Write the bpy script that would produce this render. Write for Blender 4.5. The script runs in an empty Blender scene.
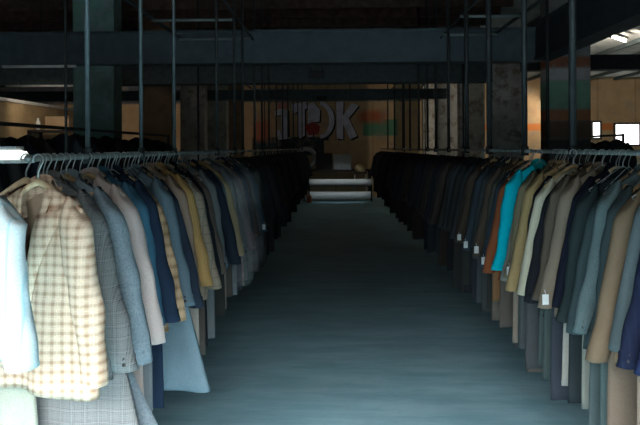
import bpy, bmesh, math, random
from mathutils import Vector, Matrix, noise
random.seed(7)
PI = math.pi
sc = bpy.context.scene
COL = sc.collection

# ------------------------------------------------------------------ helpers
def link(o, parent=None):
    COL.objects.link(o)
    if parent is not None:
        o.parent = parent
    return o

def obj(name, bm, mat, parent=None, smooth=True, loc=None):
    me = bpy.data.meshes.new(name)
    bmesh.ops.recalc_face_normals(bm, faces=bm.faces[:])
    bm.to_mesh(me); bm.free()
    if smooth:
        for p in me.polygons: p.use_smooth = True
    if mat is not None: me.materials.append(mat)
    o = bpy.data.objects.new(name, me)
    if loc is not None: o.location = loc
    return link(o, parent)

def inst(name, me, parent, mat=None):
    """object sharing mesh data, with its own material"""
    o = bpy.data.objects.new(name, me)
    link(o, parent)
    if mat is not None:
        o.material_slots[0].link = 'OBJECT'
        o.material_slots[0].material = mat
    return o

def mesh_of(bm, name, mat=None, smooth=True):
    me = bpy.data.meshes.new(name)
    bmesh.ops.recalc_face_normals(bm, faces=bm.faces[:])
    bm.to_mesh(me); bm.free()
    if smooth:
        for p in me.polygons: p.use_smooth = True
    me.materials.append(mat)
    return me

def empty(name, loc=(0, 0, 0), rz=0.0):
    o = bpy.data.objects.new(name, None)
    o.empty_display_size = 0.05
    o.location = loc; o.rotation_euler = (0, 0, rz)
    return link(o)

def tag(o, label=None, cat=None, group=None, kind=None):
    if label: o['label'] = label
    if cat: o['category'] = cat
    if group: o['group'] = group
    if kind: o['kind'] = kind
    return o

def box(bm, x0, x1, y0, y1, z0, z1, bev=0.0):
    vs = [bm.verts.new((x, y, z)) for x in (x0, x1) for y in (y0, y1) for z in (z0, z1)]
    f = [(0, 1, 3, 2), (4, 6, 7, 5), (0, 4, 5, 1), (2, 3, 7, 6), (0, 2, 6, 4), (1, 5, 7, 3)]
    fs = [bm.faces.new([vs[i] for i in q]) for q in f]
    if bev > 0:
        es = list({e for ff in fs for e in ff.edges})
        bmesh.ops.bevel(bm, geom=es, offset=bev, segments=2, affect='EDGES', profile=0.5)
    return bm

def loft(bm, rings, cap0=True, cap1=True, closed=True):
    R = [[bm.verts.new(p) for p in r] for r in rings]
    n = len(R[0])
    for a, b in zip(R[:-1], R[1:]):
        for i in range(n if closed else n - 1):
            j = (i + 1) % n
            bm.faces.new((a[i], a[j], b[j], b[i]))
    if cap0: bm.faces.new(R[0][::-1])
    if cap1: bm.faces.new(R[-1])
    return R

def tube(bm, pts, r, n=8, caps=True):
    pts = [Vector(p) for p in pts]
    rings = []
    up = None
    for i, p in enumerate(pts):
        t = (pts[min(i + 1, len(pts) - 1)] - pts[max(i - 1, 0)]).normalized()
        if up is None:
            a = Vector((0, 0, 1)) if abs(t.z) < .9 else Vector((1, 0, 0))
            u = t.cross(a).normalized()
        else:
            u = (up - t * up.dot(t)).normalized()
        up = u
        v = t.cross(u)
        rr = r[i] if isinstance(r, (list, tuple)) else r
        rings.append([p + u * rr * math.cos(2 * PI * k / n) + v * rr * math.sin(2 * PI * k / n) for k in range(n)])
    loft(bm, rings, caps, caps)
    return bm

def disc(bm, c, r, th, n=10, axis='y'):
    rings = []
    for (rr, h) in ((r * .7, 0), (r, th * .3), (r, th * .7), (r * .75, th)):
        ring = []
        for k in range(n):
            a = 2 * PI * k / n
            if axis == 'y': ring.append((c[0] + rr * math.cos(a), c[1] - h, c[2] + rr * math.sin(a)))
            elif axis == 'x': ring.append((c[0] + h, c[1] + rr * math.cos(a), c[2] + rr * math.sin(a)))
            else: ring.append((c[0] + rr * math.cos(a), c[1] + rr * math.sin(a), c[2] + h))
        rings.append(ring)
    loft(bm, rings)

def ss(a, b, x):
    t = max(0., min(1., (x - a) / (b - a))); return t * t * (3 - 2 * t)

# ------------------------------------------------------------------ materials
class NT:
    def __init__(s, name):
        s.m = bpy.data.materials.new(name); s.m.use_nodes = True
        s.t = s.m.node_tree; s.b = s.t.nodes['Principled BSDF']
    def n(s, typ, **kw):
        nd = s.t.nodes.new(typ)
        for k, v in kw.items():
            if k in nd.bl_rna.properties: setattr(nd, k, v)
            else: nd.inputs[k].default_value = v
        return nd
    def l(s, a, b): s.t.links.new(a, b)
    def math(s, op, a, b=None, c=None):
        nd = s.t.nodes.new('ShaderNodeMath'); nd.operation = op
        for i, v in enumerate((a, b, c)):
            if v is None: continue
            if isinstance(v, (int, float)): nd.inputs[i].default_value = v
            else: s.l(v, nd.inputs[i])
        return nd.outputs[0]
    def mix(s, f, a, b, mode='MIX'):
        nd = s.t.nodes.new('ShaderNodeMix'); nd.data_type = 'RGBA'; nd.blend_type = mode
        for i, v in ((0, f), (6, a), (7, b)):
            if isinstance(v, (int, float)): nd.inputs[i].default_value = v
            elif isinstance(v, tuple): nd.inputs[i].default_value = (*v[:3], 1)
            else: s.l(v, nd.inputs[i])
        return nd.outputs[2]
    def coords(s):
        return s.n('ShaderNodeTexCoord').outputs['Object']
    def noise(s, vec, scale, detail=3, rough=.6):
        nd = s.n('ShaderNodeTexNoise', Scale=scale, Detail=detail, Roughness=rough)
        if vec is not None: s.l(vec, nd.inputs['Vector'])
        return nd.outputs['Fac']
    def ramp(s, f, a, b):
        nd = s.n('ShaderNodeMapRange'); s.l(f, nd.inputs[0])
        nd.inputs[1].default_value = a; nd.inputs[2].default_value = b
        return nd.outputs[0]
    def bump(s, h, strength=.3, dist=.01):
        nd = s.n('ShaderNodeBump', Strength=strength, Distance=dist)
        s.l(h, nd.inputs['Height']); s.l(nd.outputs[0], s.b.inputs['Normal'])
    def done(s, col, rough=.8, metal=0., spec=.3):
        if isinstance(col, tuple): s.b.inputs['Base Color'].default_value = (*col, 1)
        else: s.l(col, s.b.inputs['Base Color'])
        s.b.inputs['Roughness'].default_value = rough
        s.b.inputs['Metallic'].default_value = metal
        s.b.inputs['Specular IOR Level'].default_value = spec
        return s.m

def fabric(name, c1, pat='plain', c2=None, p=.04):
    t = NT(name); co = t.coords()
    c2 = c2 or tuple(v * .5 for v in c1)
    sep = t.n('ShaderNodeSeparateXYZ'); t.l(co, sep.inputs[0])
    X, Z = sep.outputs[0], sep.outputs[2]
    fine = t.noise(co, 260, 2)
    big = t.noise(co, 9, 3)
    base = t.mix(t.ramp(fine, .3, .7), tuple(v * .82 for v in c1), tuple(min(1, v * 1.12) for v in c1))
    def band(v, per, w, off=0.):
        fr = t.math('FRACT', t.math('ADD', t.math('DIVIDE', v, per), 100.37 + off))
        d = t.math('ABSOLUTE', t.math('SUBTRACT', fr, .5))
        return t.ramp(t.math('SUBTRACT', w / 2, d), -.06, .06)
    if pat == 'check':
        bx, bz = band(X, p, .34), band(Z, p, .34)
        f = t.math('MULTIPLY', t.math('ADD', bx, bz), .5)
        base = t.mix(f, base, c2)
        fx, fz = band(X, p, .08, .5), band(Z, p, .08, .5)
        base = t.mix(t.math('MULTIPLY', t.math('MAXIMUM', fx, fz), .35), base, tuple(min(1, v * 1.3) for v in c1))
    elif pat == 'window':
        f = t.math('MAXIMUM', band(X, p, .12), band(Z, p, .12))
        base = t.mix(t.math('MULTIPLY', f, .8), base, c2)
    elif pat == 'glen':
        fx, fz = band(X, .006, .5), band(Z, .006, .5)
        fineg = t.math('MULTIPLY', fx, fz)
        bx, bz = band(X, p, .5), band(Z, p, .5)
        amt = t.math('MULTIPLY', fineg, t.math('ADD', t.math('MULTIPLY', t.math('ADD', bx, bz), .45), .1))
        base = t.mix(amt, base, c2)
        f = t.math('MAXIMUM', band(X, p, .07), band(Z, p, .07))
        base = t.mix(t.math('MULTIPLY', f, .45), base, tuple(min(1, v * 1.6) for v in c1))
    elif pat == 'stripe':
        base = t.mix(t.math('MULTIPLY', band(X, p, .16), .8), base, c2)
    elif pat == 'tweed':
        base = t.mix(t.ramp(t.noise(co, 120, 2, .8), .42, .62), base, c2)
    elif pat == 'herring':
        zz = t.math('PINGPONG', X, .012)
        base = t.mix(t.math('MULTIPLY', band(t.math('ADD', Z, zz), .007, .5), .6), base, c2)
    elif pat == 'cord':
        base = t.mix(t.math('MULTIPLY', band(X, .006, .4), .5), base, c2)
    base = t.mix(t.math('MULTIPLY', t.ramp(big, .35, .7), .18), base, tuple(v * .6 for v in c1))
    t.bump(t.math('ADD', t.math('MULTIPLY', fine, .12), big), .25, .006)
    return t.done(base, .92, 0, .12)

def plain(name, c, rough=.6, metal=0., var=.25, scale=12, spec=.4, bump=0.):
    t = NT(name); co = t.coords()
    f = t.noise(co, scale, 5)
    col = t.mix(t.ramp(f, .3, .7), tuple(v * (1 - var) for v in c), tuple(min(1, v * (1 + var)) for v in c))
    if bump: t.bump(f, bump, .02)
    return t.done(col, rough, metal, spec)

def emit(name, c, s):
    t = NT(name)
    t.b.inputs['Emission Color'].default_value = (*c, 1)
    t.b.inputs['Emission Strength'].default_value = s
    return t.done(c, .5)

# floor: worn bluish concrete
def floor_mat():
    t = NT('worn_concrete'); co = t.coords()
    mp = t.n('ShaderNodeMapping'); mp.inputs['Scale'].default_value = (.55, 2.6, 1); mp.inputs['Rotation'].default_value = (0, 0, .12)
    t.l(co, mp.inputs[0])
    streak = t.noise(mp.outputs[0], 2.4, 7, .7)
    blot = t.noise(co, 1.1, 5, .62)
    spk = t.noise(co, 22, 4, .7)
    c = t.mix(t.ramp(streak, .38, .62), (.27, .54, .64), (.41, .69, .79))
    c = t.mix(t.math('MULTIPLY', t.ramp(blot, .4, .72), .45), c, (.24, .4, .46))
    c = t.mix(t.math('MULTIPLY', t.ramp(spk, .6, .8), .3), c, (.16, .22, .24))
    vor = t.n('ShaderNodeTexVoronoi', Scale=1.3); t.l(co, vor.inputs['Vector'])
    c = t.mix(t.ramp(vor.outputs['Distance'], .03, .012), c, (.06, .065, .07))
    t.bump(t.math('ADD', streak, spk), .12, .01)
    return t.done(c, .62, 0, .3)

def peel_mat(name, bands, base, lo=.46, hi=.6, patch=(.32, .3, .28)):
    """painted masonry: bands = [(z0, z1, colour)] in object z, with peeling patches"""
    t = NT(name); co = t.coords()
    sep = t.n('ShaderNodeSeparateXYZ'); t.l(co, sep.inputs[0]); Z = sep.outputs[2]
    c = t.mix(t.ramp(t.noise(co, 3, 5), .3, .7), tuple(v * .8 for v in base), tuple(v * 1.15 for v in base))
    for z0, z1, cc in bands:
        m = t.math('MULTIPLY', t.ramp(Z, z0 - .02, z0 + .02), t.ramp(Z, z1 + .02, z1 - .02))
        c = t.mix(m, c, cc)
    pe = t.ramp(t.noise(co, 5.5, 8, .7), lo, hi)
    c = t.mix(t.math('MULTIPLY', pe, .75), c, patch)
    dirt = t.ramp(t.noise(co, 1.7, 6, .65), .45, .75)
    c = t.mix(t.math('MULTIPLY', dirt, .5), c, (.07, .055, .045))
    t.bump(pe, .3, .01)
    return t.done(c, .85, 0, .2)

M = {}
M['floor'] = floor_mat()
M['ceil_dark'] = plain('dark_boards', (.085, .06, .048), .9, var=.5, scale=6)
M['joist'] = plain('old_timber', (.075, .05, .04), .9, var=.5, scale=9)
M['ceil_white'] = plain('grimy_white_ceiling', (.42, .43, .42), .9, var=.35, scale=3)
M['beam'] = plain('blue_grey_painted_steel', (.062, .09, .105), .7, var=.22, scale=7, bump=.1)
M['duct'] = plain('dull_green_grey_sheet', (.06, .08, .085), .8, var=.3)
M['girder'] = plain('near_black_steel', (.035, .04, .045), .8, var=.3)
M['pole'] = plain('grey_green_pipe', (.06, .08, .085), .5, .4, var=.25, scale=20)
M['pole_dark'] = plain('dark_pipe', (.03, .036, .038), .6, .3, var=.3, scale=20)
M['rail'] = plain('pale_galvanised_pipe', (.2, .24, .235), .45, .3, var=.15, scale=25)
M['white_pipe'] = plain('white_painted_pipe', (.92, .93, .9), .5, var=.05)
M['hook'] = plain('hook_wire', (.4, .45, .45), .35, .7, var=.15, scale=30)
M['wood'] = plain('varnished_hanger_wood', (.5, .33, .17), .5, var=.3, scale=40)
M['wood_o'] = plain('orange_hanger_wood', (.62, .31, .1), .5, var=.25, scale=40)
M['wood_p'] = plain('pale_hanger_wood', (.66, .5, .31), .5, var=.2, scale=40)
M['lining'] = plain('dark_lining', (.03, .03, .034), .6, var=.3)
M['lining_tan'] = plain('tan_lining', (.36, .27, .19), .6, var=.2)
M['button'] = plain('dark_button', (.04, .035, .03), .35, var=.2)
M['button_b'] = plain('brown_button', (.2, .11, .05), .35, var=.2)
M['tagm'] = plain('white_paper_tag', (.8, .82, .8), .7, var=.05)
M['black'] = plain('matt_black', (.02, .02, .022), .7, var=.3)
M['card'] = plain('cardboard', (.42, .29, .17), .85, var=.15, scale=5)
M['grey_metal'] = plain('grey_enamel', (.4, .44, .44), .5, var=.12)
M['white_roll'] = plain('white_wrapped_roll', (.88, .93, .95), .35, var=.06, scale=3, spec=.5)
M['lamp'] = emit('lit_tube', (1, .93, .8), 14)
M['pane'] = emit('daylit_window_pane', (1, 1, .97), 3.2)
M['frame'] = plain('dark_window_frame', (.06, .06, .06), .7)
M['whiteline'] = plain('white_conduit', (.8, .78, .75), .6, var=.1)
# back wall: tan plaster, painted bands by height and stretch
def back_mat():
    t = NT('painted_back_wall'); co = t.coords()
    sep = t.n('ShaderNodeSeparateXYZ'); t.l(co, sep.inputs[0]); X, Z = sep.outputs[0], sep.outputs[2]
    def rng(v, a, b, e=.03): return t.math('MULTIPLY', t.ramp(v, a - e, a + e), t.ramp(v, b + e, b - e))
    c = t.mix(t.ramp(t.noise(co, 1.5, 5), .3, .7), (.42, .27, .15), (.56, .4, .24))
    c = t.mix(t.math('MULTIPLY', rng(X, -4.3, 4.6), rng(Z, 3.22, 3.5)), c, (.05, .1, .1))
    c = t.mix(t.math('MULTIPLY', rng(X, .95, 2.1), rng(Z, 2.05, 2.6)), c, (.1, .26, .16))
    c = t.mix(t.math('MULTIPLY', rng(X, .8, 1.7, .15), rng(Z, 2.5, 2.9, .1)), c, (.45, .13, .06))
    c = t.mix(t.math('MULTIPLY', rng(X, -2.8, -.2), rng(Z, 1.4, 2.02)), c, (.03, .07, .07))
    c = t.mix(t.math('MULTIPLY', rng(X, -2.75, -2.2, .1), rng(Z, 1.9, 2.6, .1)), c, (.5, .17, .1))
    c = t.mix(t.math('MULTIPLY', rng(X, 4.6, 14), rng(Z, 2.19, 2.43)), c, (.6, .2, .06))
    c = t.mix(t.math('MULTIPLY', rng(X, -14, -4.4), t.ramp(Z, 3.15, 3.2)), c, (.09, .1, .12))
    c = t.mix(t.math('MULTIPLY', t.ramp(t.noise(co, 2.3, 8, .7), .52, .62), .5), c, (.3, .26, .22))
    vb = t.math('FRACT', t.math('MULTIPLY', X, .8))
    c = t.mix(t.math('MULTIPLY', t.ramp(vb, .06, .02), .35), c, (.12, .07, .04))
    return t.done(c, .9, 0, .15)
M['back'] = back_mat()
M['tanwall'] = peel_mat('tan_partition', [], (.52, .37, .2), .55, .7, (.4, .3, .2))
M['sidewall'] = plain('grimy_plaster', (.3, .26, .2), .9, var=.3, scale=2)
# columns
M['colG'] = peel_mat('green_grey_peeling_paint', [], (.16, .3, .25), .48, .58, (.26, .3, .36))
M['colB'] = peel_mat('brown_peeling_paint', [], (.26, .17, .1), .55, .7, (.2, .12, .09))
M['colW'] = peel_mat('white_peeling_paint', [], (.68, .66, .6), .52, .62, (.28, .18, .12))
M['colM'] = peel_mat('banded_peeling_paint', [(-2, 1.75, (.09, .08, .08)), (1.98, 2.13, (.55, .22, .1)), (1.75, 1.98, (.22, .13, .09)),
                                              (2.13, 2.5, (.25, .45, .33)), (2.5, 2.66, (.5, .48, .5)), (2.66, 2.8, (.3, .12, .07))], (.3, .3, .3), .56, .66)

def plastic():
    t = NT('clear_plastic_film'); co = t.coords()
    tr = t.n('ShaderNodeBsdfTransparent'); gl = t.n('ShaderNodeBsdfGlossy', Roughness=.18)
    gl.inputs['Color'].default_value = (.9, .95, .97, 1)
    bp = t.n('ShaderNodeBump', Strength=1., Distance=.03); t.l(t.noise(co, 22, 4), bp.inputs['Height'])
    t.l(bp.outputs[0], gl.inputs['Normal'])
    mx = t.n('ShaderNodeMixShader'); mx.inputs[0].default_value = .1
    t.l(tr.outputs[0], mx.inputs[1]); t.l(gl.outputs[0], mx.inputs[2])
    out = [n for n in t.t.nodes if n.type == 'OUTPUT_MATERIAL'][0]
    t.l(mx.outputs[0], out.inputs['Surface'])
    return t.m
M['plastic'] = plastic()

# ------------------------------------------------------------------ garment shapes (local: rail centre at origin, front faces -y)
def shape(seed, L=.77, sl=.63, cuff=.285, hem=.25, zb=-.43, thick=.05):
    return dict(seed=seed, L=L, sl=sl, cuff=cuff, hem=hem, zb=zb, T=thick)

def prof(S, u, v):
    """-> x, ztop/z, half thickness with folds front / back"""
    seed = S['seed']
    W = .168 + .042 * ss(0, .4, v) + (S['hem'] - .21) * ss(.4, 1.05, v)
    au = abs(u)
    zt = -.064 - .092 * au ** 1.2
    z = zt + v * (-S['L'] - zt) + .012 * math.sin(3 * u + seed) * v
    T = .018 + (S['T'] - .018) * ss(0, .28, v) + .008 * v
    p = math.sqrt(max(0., 1 - au ** 2.6))
    f = .011 * ss(.25, 1, v) * math.sin(7.5 * u + seed * 1.7 + 1.1 * v) + .006 * noise.noise((u * 2.5 + seed * 3.1, v * 3.5, seed))
    return u * W, z, T * p, f * p

def torso_bm(S, nu=32, nv=20, cut=True):
    bm = bmesh.new()
    F, B = [], []
    for j in range(nv + 1):
        v = j / nv
        rf, rb = [], []
        for i in range(nu + 1):
            u = -1 + 2 * i / nu
            x, z, T, f = prof(S, u, v)
            step = -.006 if (u > .03 and z < S['zb'] + .01) else 0.
            rf.append(bm.verts.new((x, -T + f + step, z)))
            rb.append(rf[-1] if i in (0, nu) else bm.verts.new((x, T + f * .6, z)))
        F.append(rf); B.append(rb)
    for j in range(nv):
        for i in range(nu):
            q = (F[j][i], F[j][i + 1], F[j + 1][i + 1], F[j + 1][i])
            c = sum((w.co for w in q), Vector()) / 4
            vw = max(0., (c.z - S['zb']) / (-.06 - S['zb'])) * .06 if cut else -1
            if not (abs(c.x) < vw): bm.faces.new(q)
            bm.faces.new((B[j][i], B[j + 1][i], B[j + 1][i + 1], B[j][i + 1]))
    for i in range(nu):                       # shoulder seam
        if F[0][i] is not B[0][i] or F[0][i + 1] is not B[0][i + 1]:
            vs = [F[0][i], F[0][i + 1], B[0][i + 1], B[0][i]]
            vs = [w for k, w in enumerate(vs) if w not in vs[:k]]
            if len(vs) > 2 and not (cut and abs(F[0][i].co.x + F[0][i + 1].co.x) / 2 < .05): bm.faces.new(vs)
    # hem turned up inside
    up_f = [bm.verts.new((w.co.x * .96, w.co.y * .8, w.co.z + .03)) for w in F[nv]]
    up_b = [bm.verts.new((w.co.x * .96, w.co.y * .8, w.co.z + .03)) for w in B[nv]]
    for i in range(nu):
        bm.faces.new((F[nv][i], F[nv][i + 1], up_f[i + 1], up_f[i]))
        if 0 < i < nu - 1: bm.faces.new((B[nv][i + 1], B[nv][i], up_b[i], up_b[i + 1]))
        if 0 < i < nu - 1: bm.faces.new((up_f[i], up_f[i + 1], up_b[i + 1], up_b[i]))
    loose = [v for v in bm.verts if not v.link_faces]
    bmesh.ops.delete(bm, geom=loose, context='VERTS')
    return bm

def front_y(S, x, z):
    W = .215
    u = max(-.95, min(.95, x / W))
    v = max(0, min(1, (z + .064 + .092 * abs(u) ** 1.2) / (-S['L'] + .064)))
    _, _, T, f = prof(S, u, v)
    return -T + f

def sleeve_bm(S, side, bm=None, n=14, m=20):
    bm = bm or bmesh.new()
    seed = S['seed'] + (2.3 if side > 0 else 0)
    rings = []
    for j in range(m + 1):
        t = j / m
        z = -.112 - S['sl'] * t
        e = t ** .8
        cx = .142 + (S['cuff'] - .142) * e + .006 * math.sin(5 * t + seed)
        cap = math.sqrt(min(1., (t + .004) / .13))
        a = (.056 - .012 * t) * (.15 + .85 * cap)
        b = (.054 - .008 * t) * (.2 + .8 * cap)
        z -= (1 - cap) * .0
        wr = .003 * math.sin(19 * t + seed * 2) * ss(.15, .5, t)
        cy = -.004 - .012 * math.sin(PI * t) + .006 * math.sin(3 * t + seed)
        ring = []
        for k in range(n):
            an = 2 * PI * k / n
            nn = .009 * noise.noise((math.cos(an) * 1.4 + seed, math.sin(an) * 1.4, t * 6)) * ss(.1, .3, t)
            # shoulder slope: the outer side of the first rings drops
            drop = -.045 * max(0., math.cos(an)) * (1 - ss(0, .22, t))
            ring.append((side * (cx + (a + wr + nn) * math.cos(an)), cy + (b + nn) * math.sin(an), z + drop))
        rings.append(ring)
    last = rings[-1]
    cx = sum(p[0] for p in last) / n; cy = sum(p[1] for p in last) / n
    rings.append([(cx + (p[0] - cx) * .84, cy + (p[1] - cy) * .84, p[2]) for p in last])
    rings.append([(cx + (p[0] - cx) * .8, cy + (p[1] - cy) * .8, p[2] + .05) for p in last])
    loft(bm, rings)
    return bm

def strip(bm, rows, th=.004):
    """rows of (inner, outer) points -> thin closed sheet (front towards -y)"""
    fr = [[bm.verts.new(p) for p in r] for r in rows]
    bk = [[bm.verts.new((p[0], p[1] + th, p[2])) for p in r] for r in rows]
    n = len(rows[0])
    for a in range(len(rows) - 1):
        for i in range(n - 1):
            bm.faces.new((fr[a][i], fr[a][i + 1], fr[a + 1][i + 1], fr[a + 1][i]))
            bm.faces.new((bk[a][i], bk[a + 1][i], bk[a + 1][i + 1], bk[a][i + 1]))
        bm.faces.new((fr[a][0], fr[a + 1][0], bk[a + 1][0], bk[a][0]))
        bm.faces.new((fr[a][-1], bk[a][-1], bk[a + 1][-1], fr[a + 1][-1]))
    bm.faces.new(fr[0] + bk[0][::-1]); bm.faces.new(fr[-1][::-1] + bk[-1])

def lapel_bm(S, side):
    bm = bmesh.new(); rows = []
    for j in range(13):
        t = j / 12
        z = S['zb'] + t * (-.17 - S['zb'])
        xi = max(.0, .06 * (z - S['zb']) / (-.06 - S['zb']) - .016)
        w = .016 + .066 * min(1, t * 1.08)
        xs = [xi + w * q for q in (0, .35, .7, 1)]
        rows.append([(side * x, front_y(S, side * x, z) - .009 - .009 * math.sin(PI * i / 3), z + (.016 * i / 3 if j == 12 else 0)) for i, x in enumerate(xs)])
    strip(bm, rows)
    return bm

def collar_bm(S):
    bm = bmesh.new()
    rings = []
    for j in range(17):                       # from one notch up round the neck and down to the other
        s = -1 + 2 * j / 16
        a = abs(s)
        if a > .45:
            q = (a - .45) / .55
            x, z = .046 - .012 * q, -.075 - .095 * q
            y = front_y(S, x, z) - .007
            y = y * ss(0, .35, q) + (.012) * (1 - ss(0, .35, q))
            wd, ht = .034 * (1 - .25 * q), .0
        else:
            an = a / .45 * PI / 2
            x, y, z = .046 * math.sin(an), .012 + .022 * math.cos(an), -.058 - .017 * (a / .45) ** 2
            wd, ht = .03, .0
        sg = 1 if s >= 0 else -1
        o = Vector((sg * x, y, z)); 
        d = Vector((sg * .75 * min(1, a * 2.2), .45 * (1 - min(1, a * 2)), -.75)).normalized() * wd
        rings.append([o + Vector((0, .003, .012 * (1 - a))), o + Vector((0, -.003, .014 * (1 - a))), o + d + Vector((0, -.004, 0)), o + d + Vector((0, .003, 0))])
    loft(bm, rings)
    return bm

def lining_bm(S):
    bm = bmesh.new(); rows = []
    for j in range(7):
        t = j / 6
        z = S['zb'] - .02 + t * (-.085 - S['zb'] + .02)
        w = .012 + .062 * t
        rows.append([(w * q, .012 + .012 * t, z) for q in (-1, -.4, .4, 1)])
    strip(bm, rows, .003)
    return bm

def flap_bm(S, side):
    bm = bmesh.new(); rows = []
    z0 = S['zb'] - .115
    for j in range(4):
        z = z0 - .052 * j / 3
        rows.append([(side * x, front_y(S, side * x, z) - .005, z - .008 * q) for q, x in enumerate((.06, .09, .12, .15))])
    strip(bm, rows)
    return bm

def button_bm(S, k):
    bm = bmesh.new(); z = S['zb'] - .012 - .105 * k
    disc(bm, (.0, front_y(S, .0, z) - .003, z), .0115, .005)
    return bm

def cuffbtn_bm(S, side, k):
    bm = bmesh.new(); t = .955 - .035 * k
    z = -.112 - S['sl'] * t
    cx = .142 + (S['cuff'] - .142) * t ** .8 + .006 * math.sin(5 * t + S['seed'] + (2.3 if side > 0 else 0))
    a, b = .056 - .012 * t, .054 - .008 * t
    disc(bm, (side * (cx + a * .45), -.004 - b * .88, z), .008, .006, 8)
    return bm

def tag_bm(S, side):
    bm = bmesh.new(); z = -.108 - S['sl'] * .93
    x = side * (S['cuff'] + .03)
    box(bm, x - .016, x + .016, -.066, -.063, z - .025, z + .025)
    tube(bm, [(x, -.0645, z + .025), (x, -.055, z + .045)], .0015, 5)
    return bm

SHAPES = [shape(1.0, .77, .63, .285, .25), shape(2.7, .80, .64, .30, .262, -.45), shape(4.1, .74, .62, .275, .245, -.40),
          shape(5.6, .84, .65, .31, .275, -.47), shape(7.9, .78, .66, .32, .26, -.36)]
LONG = shape(3.3, 1.25, .66, .30, .46, -.42)
SHORT = shape(6.2, .52, .43, .19, .215, -.32)
CHECK = shape(8.4, .735, .59, .205, .225, -.44)
_cache = {}
def pieces(S):
    k = S['seed']
    if k in _cache: return _cache[k]
    d = {}
    d['torso'] = mesh_of(torso_bm(S), 'torso', M['black'])
    d['sleeve'] = {s: mesh_of(sleeve_bm(S, s), 'sleeve', M['black']) for s in (-1, 1)}
    d['lapel'] = {s: mesh_of(lapel_bm(S, s), 'lapel', M['black']) for s in (-1, 1)}
    d['flap'] = {s: mesh_of(flap_bm(S, s), 'pocket_flap', M['black']) for s in (-1, 1)}
    d['collar'] = mesh_of(collar_bm(S), 'collar', M['black'])
    d['lining'] = mesh_of(lining_bm(S), 'lining', M['lining'])
    d['button'] = [mesh_of(button_bm(S, k), 'button', M['button']) for k in (0, 1)]
    d['cuff'] = {s: [mesh_of(cuffbtn_bm(S, s, k), 'cuff_button', M['button']) for k in (0, 1)] for s in (-1, 1)}
    d['tag'] = {s: mesh_of(tag_bm(S, s), 'paper_tag', M['tagm'], False) for s in (-1, 1)}
    bm = torso_bm(S, 16, 10, False); sleeve_bm(S, -1, bm, 8, 9); sleeve_bm(S, 1, bm, 8, 9)
    d['whole'] = mesh_of(bm, 'suit_jacket', M['black'])
    _cache[k] = d
    return d

ZR = 1.62     # rail height
def jacket(x, y, rz, S, mat, label, group, side, near=True, buttons=True, cuffs=False, paper=False, lining='lining', sx=1., sy=1., sz=1., z=ZR, kindname='suit_jacket', cat='jacket'):
    P = pieces(S)
    if not near:
        o = bpy.data.objects.new(kindname, P['whole']); link(o)
        o.material_slots[0].link = 'OBJECT'; o.material_slots[0].material = mat
        o.location = (x, y, z); o.rotation_euler = (0, 0, rz); o.scale = (sx, 1, sz)
        return tag(o, label, cat, group)
    r = empty(kindname, (x, y, z), rz); r.scale = (sx, sy, sz)
    tag(r, label, cat, group)
    inst('torso', P['torso'], r, mat); inst('collar', P['collar'], r, mat)
    inst('lining', P['lining'], r, M[lining])
    for s in (-1, 1):
        inst('lapel', P['lapel'][s], r, mat); inst('pocket_flap', P['flap'][s], r, mat)
        sl = inst('sleeve', P['sleeve'][s], r, mat)
        if cuffs and s == side:
            for me in P['cuff'][s]: inst('cuff_button', me, sl)
    if buttons:
        for me in P['button']: inst('button', me, r)
    if paper: inst('paper_tag', P['tag'][side], r)
    return r

# hangers
def hanger_bm_bar(w=.17):
    bm = bmesh.new(); rings = []
    for j in range(21):
        s = -1 + 2 * j / 20; a = abs(s)
        x = s * w; z = -.086 - .096 * a ** 1.2 + .012 * (1 - a)
        hh = .013 - .006 * a; dd = .007 + .006 * a
        y = -.012 * a * a
        rings.append([(x, y + dd * math.cos(q), z + hh * math.sin(q)) for q in [2 * PI * k / 8 for k in range(8)]])
    loft(bm, rings)
    return bm
def hanger_bm_wire(w=.17):
    bm = bmesh.new()
    tube(bm, [(0, 0, -.06), (-.03, 0, -.078), (-w, 0, -.17), (-w + .006, 0, -.176), (0, 0, -.178), (w - .006, 0, -.176), (w, 0, -.17), (.03, 0, -.078), (0, 0, -.06)], .0022, 6)
    return bm
def hook_bm():
    bm = bmesh.new()
    pts = [(0, 0, -.068), (0, 0, -.048), (.004, 0, -.036)]
    for a in range(-50, 201, 25):
        pts.append((.0195 * math.cos(math.radians(a)), 0, -.0045 + .0195 * math.sin(math.radians(a))))
    tube(bm, pts, .003, 6)
    return bm
ME_BAR = mesh_of(hanger_bm_bar(), 'bar', M['wood'])
ME_WIRE = mesh_of(hanger_bm_wire(), 'wire_triangle', M['hook'])
ME_HOOK = mesh_of(hook_bm(), 'hook', M['hook'])
_b = bmesh.new(); _b.from_mesh(ME_BAR); _b.from_mesh(ME_HOOK)
ME_FAR = mesh_of(_b, 'clothes_hanger', M['wood'])
def hanger(x, y, rz, label, kind='wood', group=None, z=ZR, near=True, dz=0.):
    if not near:
        o = bpy.data.objects.new('clothes_hanger', ME_FAR); link(o)
        o.location = (x, y, z); o.rotation_euler = (0, 0, rz)
        return tag(o, label, 'hanger', group)
    r = empty('clothes_hanger', (x, y, z), rz)
    tag(r, label, 'hanger', group)
    if kind == 'wire': inst('wire_triangle', ME_WIRE, r)
    else: inst('bar', ME_BAR, r, M[kind])
    inst('hook', ME_HOOK, r)
    return r

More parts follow.
